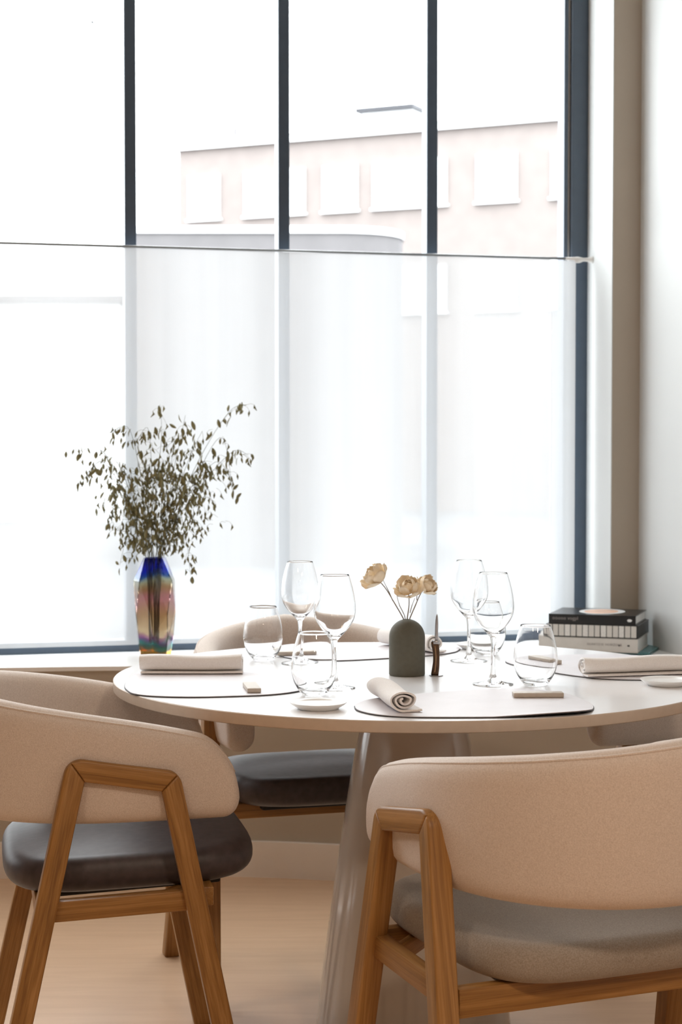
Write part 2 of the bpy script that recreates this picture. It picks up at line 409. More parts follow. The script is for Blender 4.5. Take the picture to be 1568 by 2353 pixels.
bm = BM(); rbox(bm, -2.43, 1.782, -0.045, 0.022, ZS, ZS + 0.034, 0.003); winpart('bottom_rail', bm, 'frame')
bm = BM(); rbox(bm, -2.43, 1.782, -0.045, 0.022, WT - 0.04, WT, 0.003); winpart('top_rail', bm, 'frame')
bm = BM(); rbox(bm, -2.43, -2.39, -0.045, 0.022, ZS + 0.034, WT - 0.04, 0.003); winpart('window_frame', bm, 'frame')
edges = [-2.39] + mull + [1.760]
for a, b in zip(edges[:-1], edges[1:]):
    bm = BM(); q = [R(a + 0.0175, -0.012, ZS + 0.03), R(b - 0.0175, -0.012, ZS + 0.03), R(b - 0.0175, -0.012, WT - 0.03), R(a + 0.0175, -0.012, WT - 0.03)]
    bm.faces.new([bm.verts.new(v) for v in q]); winpart('pane', bm, 'pane')

# ------------------------------------------------------------------ sheer half-height screen on a thin rod
scr = thing('window_screen', 'sheer white half-height cloth screen hung from a thin grey rod across the window', 'curtain', R(0, 0.06, 0))
def scrpart(name, bm, mat, smooth=False):
    o = obj(name, bm, mat, smooth=smooth); o.parent = scr; o.matrix_parent_inverse = Matrix.Translation(-R(0, 0.06, 0)); return o
def cloth(s0, s1, z0, z1, t):
    bm = BM(); n = max(2, int((s1 - s0) / 0.02)); prev = None
    for i in range(n + 1):
        s = s0 + (s1 - s0) * i / n
        tt = t + 0.0022 * math.sin(s * 9) + 0.0012 * math.sin(s * 23 + 1)
        col = [bm.verts.new(R(s, tt, z0 + (z1 - z0) * k / 4)) for k in range(5)]
        if prev:
            for k in range(4): bm.faces.new((prev[k], col[k], col[k + 1], prev[k + 1]))
        prev = col
    return bm
scrpart('cloth_panel', cloth(-2.35, 1.70, ZS + 0.024, 1.785, 0.06), 'sheer', 'all')
scrpart('side_hem', cloth(1.70, 1.782, ZS + 0.024, 1.783, 0.0615), 'sheer_hem', 'all')
bm = BM(); tube(bm, [R(-2.38, 0.06, 1.789), R(1.80, 0.06, 1.789)], 0.0042, 8); scrpart('rod', bm, 'rod', 'all')
bm = BM(); tube(bm, [R(1.745, 0.06, 1.789), R(1.775, 0.06, 1.789), R(1.783, 0.061, 1.786), R(1.793, 0.062, 1.786), R(1.806, 0.063, 1.787), R(1.82, 0.064, 1.787), R(1.828, 0.064, 1.787), R(1.84, 0.064, 1.787)],
              [0.004, 0.0055, 0.010, 0.0095, 0.0055, 0.0065, 0.0095, 0.0105], 12); scrpart('rod_bracket', bm, 'white_metal', 'all')

# ================================================================== OUTSIDE
bm = BM(); prism(bm, [(-80, 6.5), (80, 6.5 + 8), (80, 120), (-80, 120)], -0.6, -0.5); struct('ground', bm, 'asphalt')
# brick block across the street
bv = Vector((10.149, -4.7, 0)).normalized(); bn = Vector((bv.y, -bv.x, 0)); B0 = Vector((-4.548, 50.0, 0))
def Bp(s, t, z): return B0 + bv * s + bn * t + Vector((0, 0, z))
bld = thing('apartment_building', 'pale brick building with white framed windows and a white roof edge across the street', 'building', B0)
def bpart(name, s0, s1, t0, t1, z0, z1, mat, parent=None):
    bm = BM(); v = []
    for z in (z0, z1):
        for s, t in ((s0, t0), (s1, t0), (s1, t1), (s0, t1)): v.append(bm.verts.new(Vector((0, 0, 0)) + bv * s + bn * t + Vector((0, 0, z))))
    for q in ((0, 3, 2, 1), (4, 5, 6, 7), (0, 1, 5, 4), (1, 2, 6, 5), (2, 3, 7, 6), (3, 0, 4, 7)): bm.faces.new([v[i] for i in q])
    return obj(name, bm, mat, parent or bld)
bpart('wall', 0, 26, -9, 0, -0.5, 9.50, 'brick')
bpart('cornice', -0.15, 26.1, -9.1, 0.10, 9.50, 9.66, 'ext_white')
bpart('roof', 0.3, 25.8, -8.8, -0.3, 9.66, 9.80, 'render')
bpart('gutter', -0.15, 26.1, 0.10, 0.17, 9.48, 9.54, 'ext_white')
bpart('roof_plant_screen', 5.2, 6.9, -1.4, -0.5, 10.24, 10.36, 'slate'); bpart('roof_plant_room', 5.3, 6.8, -1.4, -0.7, 9.8, 10.28, 'ext_white')
bpart('vent_pipe', 1.35, 1.42, -0.8, -0.7, 9.8, 10.15, 'concrete')
def win_far(s0, w, z0, h, n=1):
    f = bpart('window_frame', s0, s0 + w, -0.02, 0.10, z0, z0 + h, 'ext_white')
    for k in range(n):
        a = s0 + w * k / n + 0.09; b = s0 + w * (k + 1) / n - 0.09
        bpart('pane', a, b, 0.08, 0.115, z0 + 0.10, z0 + h - 0.10, 'ext_pane', f)
    bpart('window_ledge', s0 - 0.06, s0 + w + 0.06, 0.0, 0.13, z0 - 0.07, z0, 'ext_white')
WN = [(0.33, 0.98, 1), (2.10, 1.85, 2), (4.50, 1.02, 1), (5.98, 2.1, 2), (8.92, 1.1, 2), (10.95, 1.6, 2), (13.4, 1.1, 1), (15.4, 1.9, 2)]
for zz in (7.55, 4.75):
    for s0, w, n in WN: win_far(s0, w, zz, 1.22, n)
# low grey annexe nearer, with a rounded end
an = thing('annexe', 'low grey building with white coping and a rounded corner in front of the brick block', 'building', (-2.9, 25, 0))
out = [(-0.0, 0.0), (2.9, 0.0)] + [(2.9 + 0.9 * math.sin(a), 0.9 - 0.9 * math.cos(a)) for a in [PI / 2 * k / 8 for k in range(1, 9)]] + [(3.8, 6), (0, 6)]
bm = BM(); prism(bm, out, -0.5, 4.20); obj('wall', bm, 'concrete', an)
out2 = [(x * 1.01 - 0.02, y - 0.04) for x, y in out]
bm = BM(); prism(bm, out2, 4.20, 4.30); obj('coping', bm, 'ext_white', an)
# low white house to the left, seen faintly through the cloth
lo = thing('low_house', 'low pale house behind the cloth screen at the left edge', 'building', (-14, 40, 0))
bm = BM(); box(bm, 0, 9.0, 0, 8, -0.5, 4.45); obj('wall', bm, 'render', lo)
bm = BM(); box(bm, -0.1, 9.1, -0.15, 8.1, 4.45, 4.6); obj('roof', bm, 'concrete', lo)
# bird in the sky
br = thing('bird', 'tiny dark bird flying in the white sky above the far left of the window', 'bird', (-4.87, 35.0, 9.5))
bm = BM(); lathe(bm, [(0, -0.09), (0.018, -0.06), (0.026, 0), (0.018, 0.05), (0, 0.08)], 8); bm.transform(Matrix.Rotation(PI / 2, 4, 'Y')); obj('body', bm, 'slate', br, 'all')
for sg in (-1, 1):
    bm = BM(); v = [(0.03, 0, 0.01), (0.02, sg * 0.08, 0.05), (-0.03, sg * 0.15, 0.02), (-0.04, sg * 0.07, 0.035), (-0.03, 0, 0.01)]
    a = [bm.verts.new(p) for p in v]; b = [bm.verts.new((p[0], p[1], p[2] - 0.006)) for p in v]
    bm.faces.new(a); bm.faces.new(list(reversed(b)))
    for i in range(5): bm.faces.new((a[i], b[i], b[(i + 1) % 5], a[(i + 1) % 5]))
    obj('wing', bm, 'slate', br)

# ================================================================== TABLE
TC = Vector((0.147, 3.55, 0)); TR = 0.602; TZ = 0.74
tab = thing('dining_table', 'large round white-topped dining table on a flared glossy greige pedestal', 'table', TC)
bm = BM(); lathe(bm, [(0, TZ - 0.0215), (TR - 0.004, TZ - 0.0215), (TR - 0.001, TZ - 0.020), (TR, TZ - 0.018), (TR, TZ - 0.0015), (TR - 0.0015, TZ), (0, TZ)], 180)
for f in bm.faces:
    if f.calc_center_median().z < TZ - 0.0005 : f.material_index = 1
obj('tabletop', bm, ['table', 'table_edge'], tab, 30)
ped = [(0, 0), (0.198, 0), (0.200, 0.006), (0.197, 0.03), (0.178, 0.20), (0.152, 0.42), (0.131, 0.56), (0.110, 0.66), (0.096, 0.7185), (0, 0.7185)]
pr = spline([(0.200, 0.006), (0.186, 0.13), (0.165, 0.29), (0.143, 0.44), (0.120, 0.58), (0.091, 0.7184)], 24)
bm = BM(); lathe(bm, [(0, 0), (0.197, 0)] + pr + [(0, 0.7184)], 96); obj('pedestal', bm, 'pedestal', tab, 50)

# ================================================================== CHAIRS
def frame_side(sx, root, seed):
    """A-frame: front leg, armrest and rear leg, mitred; sx = -1 left side of the chair, +1 right side"""
    w = 0.037                                              # member width in the side plane
    A, B = (-0.097, 0.668), (0.095, 0.637)                 # outer top corners (y, z): rear, front
    FR, FF = (-0.245, 0.0), (0.225, 0.0)
    def off(p, q, d):                                      # offset line p->q inward
        t = (Vector(q) - Vector(p)).normalized(); n = Vector((t.y, -t.x)); return Vector(p) + n * d, Vector(q) + n * d
    def isect(a, b, c, d):
        r = b - a; s = d - c; k = ((c - a).x * s.y - (c - a).y * s.x) / (r.x * s.y - r.y * s.x); return a + r * k
    r1, r2 = off(FR, A, w); t1, t2 = off(A, B, w); f1, f2 = off(B, FF, w)
    ia = isect(r1, r2, t1, t2); ib = isect(t1, t2, f1, f2)
    zr = isect(r1, r2, Vector((-1, 0)), Vector((1, 0))); zf = isect(f1, f2, Vector((-1, 0)), Vector((1, 0)))
    ca = round_corner(FR, A, B, 0.030, 8); cb = round_corner(A, B, FF, 0.030, 8)
    rear = [FR] + ca[:5] + [tuple(ia), tuple(zr)]
    top = ca[4:] + cb[:5] + [tuple(ib), tuple(ia)]
    frnt = cb[4:] + [FF, tuple(zf), tuple(ib)]
    th = 0.036; xo = 0.293
    for nm, pts, ax in (('leg', rear, (0, A[0] - FR[0], A[1])), ('armrest', top, (0, 1, -0.16)), ('leg', frnt, (0, FF[0] - B[0], -B[1]))):
        bm = BM(); a, b, fs = prism(bm, pts, sx * xo, sx * (xo - th), 'x')
        bmesh.ops.recalc_face_normals(bm, faces=bm.faces)
        es = [e for e in bm.edges if len(e.link_faces) == 2 and e.calc_face_angle() > 0.5 and abs((e.verts[0].co - e.verts[1].co).x) < 0.001]
        bmesh.ops.bevel(bm, geom=es, offset=0.0045, segments=3, affect='EDGES', profile=0.5, clamp_overlap=True)
        for v in bm.verts: v.co.x += sx * 0.030 * (0.66 - v.co.z) / 0.66
        o = obj(nm, bm, 'ash', root, 35); set_grain(o, ax, seed + len(nm) + sx)
def back_shell(root, mat):
    # plan half-path in (x, y): from the front end of the left wing round the back to the right
    a, b, y0, yf = 0.245, 0.280, -0.010, 0.204
    path = []
    ns = 12
    for i in range(ns): path.append((-a + 0.012 * (1 - i / ns) ** 2, yf + (y0 - yf) * i / ns))
    nc = 34
    for i in range(nc + 1):
        t = PI * i / nc; c, s = math.cos(t), math.sin(t); e = 2 / 2.08
        path.append((-a * math.copysign(abs(c) ** e, c), y0 - b * (abs(s) ** e)))
    for i in range(ns - 1, -1, -1): path.append((a - 0.012 * (1 - i / ns) ** 2, yf + (y0 - yf) * i / ns))
    # arc length
    L = [0]
    for p, q in zip(path[:-1], path[1:]): L.append(L[-1] + math.dist(p, q))
    tot = L[-1]
    def at(l):
        for i in range(len(L) - 1):
            if L[i + 1] >= l or i == len(L) - 2:
                u = (l - L[i]) / (L[i + 1] - L[i]); return tuple(path[i][k] + (path[i + 1][k] - path[i][k]) * u for k in (0, 1))
    nst = 84; ls = []
    endn = 12
    for i in range(endn): ls.append(0.075 * (1 - math.cos(PI / 2 * i / endn)))
    for i in range(nst - 2 * endn + 1): ls.append(0.075 + (tot - 0.15) * i / (nst - 2 * endn))
    for i in range(endn - 1, -1, -1): ls.append(tot - 0.075 * (1 - math.cos(PI / 2 * i / endn)))
    bm = BM(); rings = []; top_line = []
    nv = 28
    for l in ls:
        l = min(max(l, 1e-5), tot - 1e-5)
        x, y = at(l); x2, y2 = at(min(l + 0.004, tot)); x1, y1 = at(max(l - 0.004, 0))
        t = Vector((x2 - x1, y2 - y1)).normalized(); n = Vector((t.y, -t.x))           # outward normal
        if n.dot(Vector((x, y + 0.02))) < 0: n = -n
        f = (yf - y) / (yf - (y0 - b))                                              # 0 front .. 1 back
        zt = 0.668 + 0.122 * (min(l, tot - l) / (tot / 2)) ** 0.65; zb = 0.545 - 0.003 * f
        e = min(l, tot - l)
        if e < 0.075:                                                             # rounded corners of the wing
            k = 1 - e / 0.075; zt -= 0.085 * (1 - math.sqrt(max(0, 1 - k * k)))
        if e < 0.03:
            k = 1 - e / 0.03; zb += 0.028 * (1 - math.sqrt(max(0, 1 - k * k)))
        th = 0.052
        if e < 0.02: k = 1 - e / 0.02; th *= 0.25 + 0.75 * math.sqrt(max(0, 1 - k * k))
        h = zt - zb; ring = []
        lean = 0.030 * f
        zm = (zt + zb) / 2; rr = 0.024
        for j in range(nv):
            # rounded rectangle, walked evenly
            ang = 2 * PI * j / nv; cx, cz = math.cos(ang), math.sin(ang)
            px = math.copysign(abs(cx) ** 0.42, cx) * th / 2; pz = math.copysign(abs(cz) ** 0.85, cz)
            pz = math.copysign(1 - (1 - abs(cz)) ** 1.0, cz)
            pz = math.copysign(abs(math.sin(ang)) ** 0.9, cz) * h / 2
            k = max(0, abs(pz) - (h / 2 - rr)) / rr
            px = math.copysign(th / 2 * math.sqrt(max(0.0, 1 - k * k)) if k > 0 else th / 2, cx) if abs(cx) > 1e-4 else 0
            bulge = 0.006 * (1 - (2 * pz / h) ** 2)
            d = px + (bulge if px > 0 else -bulge) + lean * ((zm + pz) - 0.56) / 0.22
            ring.append(bm.verts.new((x + n.x * d, y + n.y * d, zm + pz)))
        rings.append(ring)
        top_line.append((x + n.x * (th * 0.36 + lean * (zt - 0.56) / 0.22), y + n.y * (th * 0.36 + lean * (zt - 0.56) / 0.22), zt - 0.0075))
    for A_, B_ in zip(rings[:-1], rings[1:]):
        for j in range(nv):
            k = (j + 1) % nv; bm.faces.new((A_[j], B_[j], B_[k], A_[k]))
    bm.faces.new(rings[0]); bm.faces.new(list(reversed(rings[-1])))
    bmesh.ops.triangulate(bm, faces=[f for f in bm.faces if len(f.verts) > 4])
    bk = obj('backrest', bm, mat, root, 'all')
    bm = BM(); tube(bm, top_line[4:-4], 0.0022, 6); obj('piping', bm, mat, bk, 'all')
def cushion(root, mat):
    bm = BM(); nu, prof = 72, []
    H = 0.066; rings = []
    for k in range(17):
        a = -PI / 2 + PI * k / 16
        prof.append((1 - (0.20 if a < 0 else 0.14) * (1 - abs(math.cos(a)) ** 0.75), (0.5 + 0.5 * math.copysign(abs(math.sin(a)) ** 0.9, math.sin(a))) * H))
    def ring(s, z, dome=0):
        r = []
        for i in range(nu):
            t = 2 * PI * i / nu; c, sn = math.cos(t), math.sin(t); e = 2 / 4.0
            x = 0.243 * math.copysign(abs(c) ** e, c) * s; y = 0.228 * math.copysign(abs(sn) ** e, sn) * s
            x *= 1 + 0.05 * (y / 0.235)                          # wider at the front
            r.append(bm.verts.new((x, y, z)))
        return r
    rings = [ring(0.3, 0.002), ring(0.6, 0.001)] + [ring(s, z) for s, z in prof] + [ring(0.74, H + 0.003), ring(0.5, H + 0.006), ring(0.25, H + 0.007)]
    for a, b in zip(rings[:-1], rings[1:]):
        for i in range(nu):
            j = (i + 1) % nu; bm.faces.new((a[i], a[j], b[j], b[i]))
    bm.faces.new(list(reversed(rings[0]))); bm.faces.new(rings[-1])
    bm.transform(Matrix.Translation((0, 0.024, 0.419)) @ Matrix.Rotation(math.radians(2.4), 4, 'X'))
    return obj('seat', bm, mat, root, 'all')
def chair(label, loc, heading, seat_mat, seed):
    """heading: direction the sitter faces (world xy)"""
    rz = math.atan2(heading[1], heading[0]) - PI / 2
    root = thing('dining_chair', label, 'chair', (loc[0], loc[1], 0), rz, 'upholstered armchairs around the round table')
    for sx in (-1, 1): frame_side(sx, root, seed)
    back_shell(root, 'cream')
    cushion(root, seat_mat)
    bm = BM(); box(bm, -0.185, 0.185, -0.13, 0.175, 0, 0.020, 0.004)
    bm.transform(Matrix.Translation((0, 0.005, 0.408)) @ Matrix.Rotation(math.radians(2.4), 4, 'X')); obj('seat_gap_shade', bm, 'black', root)  # dark board stands in for the shadow between cushion and rails
    # rails
    def rail(p, q, h, t, nm='seat_rail'):
        p, q = Vector(p), Vector(q); d = (q - p); L = d.length; d.normalize()
        s = Vector((0, 0, 1)).cross(d).normalized(); u = d.cross(s)
        bm = BM(); box(bm, 0, L, -t / 2, t / 2, -h / 2, h / 2, 0.003)
        bm.transform(Matrix(((d.x, s.x, u.x, p.x), (d.y, s.y, u.y, p.y), (d.z, s.z, u.z, p.z), (0, 0, 0, 1))))
        o = obj(nm, bm, 'ash', root, 35); set_grain(o, d, seed + L)
    xs = 0.277
    for sx in (-1, 1): rail((sx * xs, -0.140, 0.402), (sx * xs, 0.140, 0.413), 0.036, 0.024)
    rail((-xs + 0.01, -0.140, 0.392), (xs - 0.01, -0.140, 0.392), 0.044, 0.024)
    rail((-xs + 0.01, 0.145, 0.412), (xs - 0.01, 0.145, 0.412), 0.034, 0.024)
    for sx in (-1, 1): rail((sx * (xs - 0.012), 0.065, 0.408), (sx * (xs - 0.10), 0.142, 0.412), 0.030, 0.016, 'corner_brace')
    return root
A11 = math.radians(11.5)
chair('cream armchair with dark leather seat seen side-on, at the left of the table', (-0.43, 3.305), (math.cos(A11), math.sin(A11)), 'leather', 1.0)
A21 = math.radians(22.5)
chair('cream armchair with taupe fabric seat seen from behind, in front at the right', (0.360, 2.775), (-math.sin(A21), math.cos(A21)), 'taupe', 5.0)
A17 = math.radians(17)
chair('cream armchair with dark seat facing out between the table and the window', (-0.045, 4.01), (math.sin(A17), -math.cos(A17)), 'leather', 9.0)
chair('armchair mostly hidden under the right side of the table near the books', (0.80, 3.66), (-0.97, -0.25), 'taupe', 13.0)

# ================================================================== ON THE TABLE
def seat_xf(rel, ang):
    """place-setting coordinates (front seat) turned round the table centre"""
    c, s = math.cos(ang), math.sin(ang); return (TC.x + rel[0] * c - rel[1] * s, TC.y + rel[0] * s + rel[1] * c)
mat_out = [(-0.124, -0.440), (-0.118, -0.495), (-0.085, -0.545), (-0.030, -0.568), (0.06, -0.572), (0.16, -0.566), (0.230, -0.549), (0.262, -0.534), (0.284, -0.508), (0.296, -0.470), (0.300, -0.43),
           (0.296, -0.385), (0.270, -0.285), (0.215, -0.228), (0.150, -0.222), (0.05, -0.262), (-0.05, -0.318), (-0.105, -0.375)]
def placemat(ang, label, dx=0, dy=0, dr=0.0, curl=0.0):
    pts = spline(mat_out + [mat_out[0]], 96)[:-1]
    cen = Vector((0.09, -0.40))
    root_loc = seat_xf(cen, ang)
    o = thing('placemat', label, 'placemat', (root_loc[0] + dx, root_loc[1] + dy, TZ), ang + dr, 'leather placemats on the table')
    L = [(p[0] - cen.x, p[1] - cen.y) for p in pts]
    def zz(x, y):
        return curl * max(0, (x - 0.02)) * max(0, -y - 0.08) * 12
    for nm, z0, z1, mt, k in (('underside', 0.0002, 0.0016, 'mat_under', 1.0), ('top_layer', 0.0017, 0.0029, 'mat', 0.994)):
        bm = BM(); n = len(L); R_ = []
        for z in (z0, z1):
            rr = []
            for f in (1.0, 0.97, 0.8, 0.5, 0.2):
                rr.append([bm.verts.new((x * k * f, y * k * f, z + zz(x * f, y * f))) for x, y in L])
            R_.append(rr)
        for idx, rr in enumerate(R_):
            for a, b in zip(rr[:-1], rr[1:]):
                for i in range(n): bm.faces.new((a[i], a[(i + 1) % n], b[(i + 1) % n], b[i]))
            bm.faces.new(rr[-1])
        for i in range(n): bm.faces.new((R_[0][0][i], R_[0][0][(i + 1) % n], R_[1][0][(i + 1) % n], R_[1][0][i]))
        obj(nm, bm, mt, o, 30)
placemat(0, 'pale leather placemat at the front edge of the table, its right edge curling up', curl=0.045)
placemat(-PI / 2, 'pale leather placemat at the left side of the table', 0.005, -0.03)
placemat(PI, 'pale leather placemat at the window side of the table, behind the olive vase')
placemat(PI / 2, 'pale leather placemat at the right side of the table in front of the books', -0.01, 0.03, 0.06)

def napkin(p, q, label, zb, seed, parentless=True):
    """rolled linen napkin: a flattened spiral of thick cloth extruded from p to q"""
    rnd = random.Random(seed)
    p, q = Vector((*p, zb)), Vector((*q, zb)); d = q - p; L = d.length
    o = thing('napkin', label, 'napkin', p, math.atan2(d.y, d.x), 'rolled linen napkins on the placemats')
    # spiral in local (y, z), centre height 0.019
    cen = []
    turns = 2.45; n = 110
    for i in range(n + 1):
        u = i / n; a = -PI * 0.55 + turns * 2 * PI * (1 - u); r = 0.0035 + (0.0180 - 0.0035) * u
        cen.append((r * 1.36 * math.cos(a) * (1 + 0.05 * math.sin(3 * a + seed)), 0.0205 + r * 0.98 * math.sin(a) + 0.0008 * math.sin(2 * a + seed)))
    y_e, z_e = cen[-1]
    cen += [(y_e - 0.010, 0.0028), (y_e - 0.018, 0.0026), (y_e - 0.026, 0.0038)]
    th = 0.0017
    left, right = [], []
    for i, c in enumerate(cen):
        a = Vector(cen[max(i - 1, 0)]); b = Vector(cen[min(i + 1, len(cen) - 1)]); t = (b - a).normalized(); nn = Vector((-t.y, t.x))
        left.append((c[0] + nn.x * th, c[1] + nn.y * th)); right.append((c[0] - nn.x * th, c[1] - nn.y * th))
    loop = left + list(reversed(right))
    bm = BM(); st = 14; rings = []
    for k in range(st + 1):
        u = k / st; x = L * u; sc = 1 + 0.035 * math.sin(u * 5 + seed) + 0.02 * math.sin(u * 13 + seed * 2)
        sh = 0.003 * math.sin(u * 4 + seed)
        rings.append([bm.verts.new((x + 0.002 * math.sin(j * 0.11 + seed), y * sc + sh, max(0.0004, z * (1 + 0.05 * math.sin(u * 7 + seed * 3))))) for j, (y, z) in enumerate(loop)])
    m = len(loop)
    for a, b in zip(rings[:-1], rings[1:]):
        for j in range(m): bm.faces.new((a[j], a[(j + 1) % m], b[(j + 1) % m], b[j]))
    for rg, rev in ((rings[0], False), (rings[-1], True)):      # end caps as a strip along the cloth
        h = m // 2
        for j in range(h - 1):
            q4 = (rg[j], rg[j + 1], rg[m - 2 - j], rg[m - 1 - j]); bm.faces.new(q4 if rev else q4[::-1])
    obj('linen_cloth', bm, 'linen', o, 50)
    return o
MZ = TZ + 0.0031
napkin((0.112, 3.022), (0.068, 3.225), 'rolled white napkin with its spiral end facing the camera, on the front placemat', MZ, 1.0)
napkin((-0.405, 3.558), (-0.200, 3.566), 'rolled napkin lying across the left placemat beside the iridescent vase', MZ, 2.2)
napkin((0.482, 3.510), (0.705, 3.560), 'rolled white napkin on the right placemat in front of the books', MZ, 3.1)
napkin((0.205, 3.895), (0.105, 4.075), 'rolled napkin partly hidden behind the olive vase', MZ, 4.7)

def rest(c, ang, label, l=0.092, w=0.026):
    bm = BM(); box(bm, -l / 2, l / 2, -w / 2, w / 2, 0, 0.0085, 0.0015)
    o = obj('knife_rest', bm, 'stone', None, 30); o.location = (c[0], c[1], MZ + 0.0002); o.rotation_euler = (0, 0, ang)
    tag(o, label, 'knife rest', 'flat beige knife rests on the placemats')
rest((0.360, 3.216), 0.03, 'flat beige knife rest on the front placemat')
rest((-0.168, 3.312), -1.42, 'flat beige knife rest seen end-on, on the left placemat')
rest((0.432, 3.735), 2.05, 'flat beige knife rest on the right placemat, behind a tumbler')
rest((-0.100, 3.865), 0.12, 'flat beige knife rest on the window-side placemat behind wine glasses')

def plate(c, label):
    bm = BM(); lathe(bm, [(0, 0.0015), (0.030, 0.0015), (0.032, 0), (0.036, 0), (0.038, 0.0025), (0.045, 0.0065), (0.0500, 0.0105), (0.0503, 0.0118), (0.0490, 0.0120), (0.044, 0.0092), (0.036, 0.0068), (0, 0.0062)], 64)
    o = obj('bread_plate', bm, 'ceramic', None, 60); o.location = (c[0], c[1], TZ + 0.0004)
    tag(o, label, 'plate', 'small bread plates on the table')
plate((-0.040, 3.090), 'small white bread plate at the front edge of the table below a tumbler')
plate((0.628, 3.395), 'small white bread plate at the right edge of the table')
plate((0.312, 4.010), 'small white bread plate at the window side of the table')

def glass_obj(name, outer, inner, c, label, cat, group):
    bm = BM(); lathe(bm, outer + [((outer[-1][0] + inner[0][0]) / 2, outer[-1][1] + 0.00025)] + inner, 72)
    o = obj(name, bm, 'glass', None, 'all'); o.location = (c[0], c[1], TZ + 0.0004)
    tag(o, label, cat, group); return o
w_out = [(0, 0), (0.0385, 0.0), (0.0395, 0.0008), (0.0393, 0.0016), (0.030, 0.0030), (0.018, 0.0060), (0.009, 0.0115), (0.0052, 0.020), (0.0040, 0.034), (0.0036, 0.055), (0.0040, 0.078), (0.0058, 0.091)]
w_bowl = [(0.0058, 0.091), (0.0100, 0.0965), (0.0190, 0.106), (0.0290, 0.118), (0.0370, 0.132), (0.0402, 0.146), (0.0400, 0.160), (0.0375, 0.178), (0.0330, 0.197), (0.0272, 0.2165)]
w_in = [(0.02685, 0.2165), (0.0325, 0.197), (0.0370, 0.178), (0.0395, 0.160), (0.0396, 0.146), (0.0363, 0.1325), (0.0280, 0.1190), (0.0180, 0.1075), (0.0090, 0.1010), (0, 0.0990)]
wo = w_out[:-1] + spline(w_bowl, 40); wi = spline(w_in, 40); wi[-1] = (0, wi[-1][1])
G = 'wine glasses on the table'
glass_obj('wine_glass', wo, wi, (-0.012, 3.352), 'clear wine glass in front of the window-side chair, left one nearer the camera', 'wine glass', G)
glass_obj('wine_glass', wo, wi, (-0.087, 3.735), 'clear wine glass at left, the farther one toward the window', 'wine glass', G)
glass_obj('wine_glass', wo, wi, (0.294, 3.405), 'clear wine glass right of the olive vase, nearer the camera', 'wine glass', G)
glass_obj('wine_glass', wo, wi, (0.274, 3.775), 'clear wine glass right of the olive vase, the farther one', 'wine glass', G)
t_out = [(0.0218, 0.0004), (0.0295, 0.010), (0.0375, 0.024), (0.0420, 0.042), (0.0424, 0.056), (0.0400, 0.076), (0.0350, 0.097), (0.0292, 0.116)]
t_in = [(0.0288, 0.116), (0.0345, 0.097), (0.0395, 0.076), (0.0418, 0.056), (0.0413, 0.042), (0.0363, 0.025), (0.0270, 0.0125), (0.0140, 0.0082), (0, 0.0078)]
to = [(0, 0.0012), (0.017, 0.0010), (0.0200, 0.0)] + spline(t_out, 36); ti = spline(t_in, 36); ti[-1] = (0, ti[-1][1])
G = 'stemless tumblers on the table'
glass_obj('tumbler', to, ti, (-0.168, 3.795), 'stemless tumbler left of the wine glasses, against the window-side chair', 'glass', G)
glass_obj('tumbler', to, ti, (-0.050, 3.262), 'stemless tumbler behind the front bread plate', 'glass', G)
glass_obj('tumbler', to, ti, (0.375, 3.395), 'stemless tumbler beside the front knife rest, right of the wine glasses', 'glass', G)
glass_obj('tumbler', to, ti, (0.322, 3.895), 'stemless tumbler behind the right wine glasses beside the far plate', 'glass', G)

# olive vase with dried flowers
vz = TZ + 0.0003
bm = BM(); r = 0.0363
dome = [(r * math.cos(a), 0.076 + 0.037 * math.sin(a)) for a in [PI / 2 * k / 14 for k in range(13)]]
lathe(bm, [(0, 0), (r - 0.0015, 0), (r, 0.0015), (r, 0.04)] + dome + [(0.0065, 0.1125), (0.0055, 0.1115), (0.0050, 0.105), (0.005, 0.09), (0, 0.09)], 64)
o = obj('bud_vase', bm, 'olive', None, 50); o.location = (0.133, 3.548, vz); tag(o, 'matte olive bud vase with a domed top at the table centre', 'vase')
def petal(bm, az, lo, hi, R0, half, flare, M3):
    """a cupped petal: a patch of a ball with a flared, ruffled rim and real thickness"""
    nu, nv_ = 8, 8; V = []
    for sgn in (0, 1):
        gg = []
        for i in range(nu + 1):
            u = i / nu; lat = lo + (hi - lo) * u; row = []
            wid = half * (math.sin(PI * (0.12 + 0.60 * u))) ** 0.6
            for j in range(nv_ + 1):
                v = j / nv_ * 2 - 1
                la = lat - 0.28 * (hi - lo) * (v ** 4) * u
                rr = R0 * (1 + flare * u ** 3 + 0.07 * math.sin(6 * v + az * 7) * u * u + 0.05 * math.sin(2.6 * az + 4 * u)) - 0.0004 * sgn
                a = az + v * wid
                row.append(bm.verts.new(M3 @ Vector((rr * math.cos(la) * math.cos(a), rr * math.cos(la) * math.sin(a), rr * 0.88 * math.sin(la)))))
            gg.append(row)
        V.append(gg)
    for s in (0, 1):
        for i in range(nu):
            for j in range(nv_): bm.faces.new((V[s][i][j], V[s][i + 1][j], V[s][i + 1][j + 1], V[s][i][j + 1]))
    for i in range(nu):
        for j in (0, nv_): bm.faces.new((V[0][i][j], V[0][i + 1][j], V[1][i + 1][j], V[1][i][j]))
    for j in range(nv_): bm.faces.new((V[0][nu][j], V[0][nu][j + 1], V[1][nu][j + 1], V[1][nu][j]))
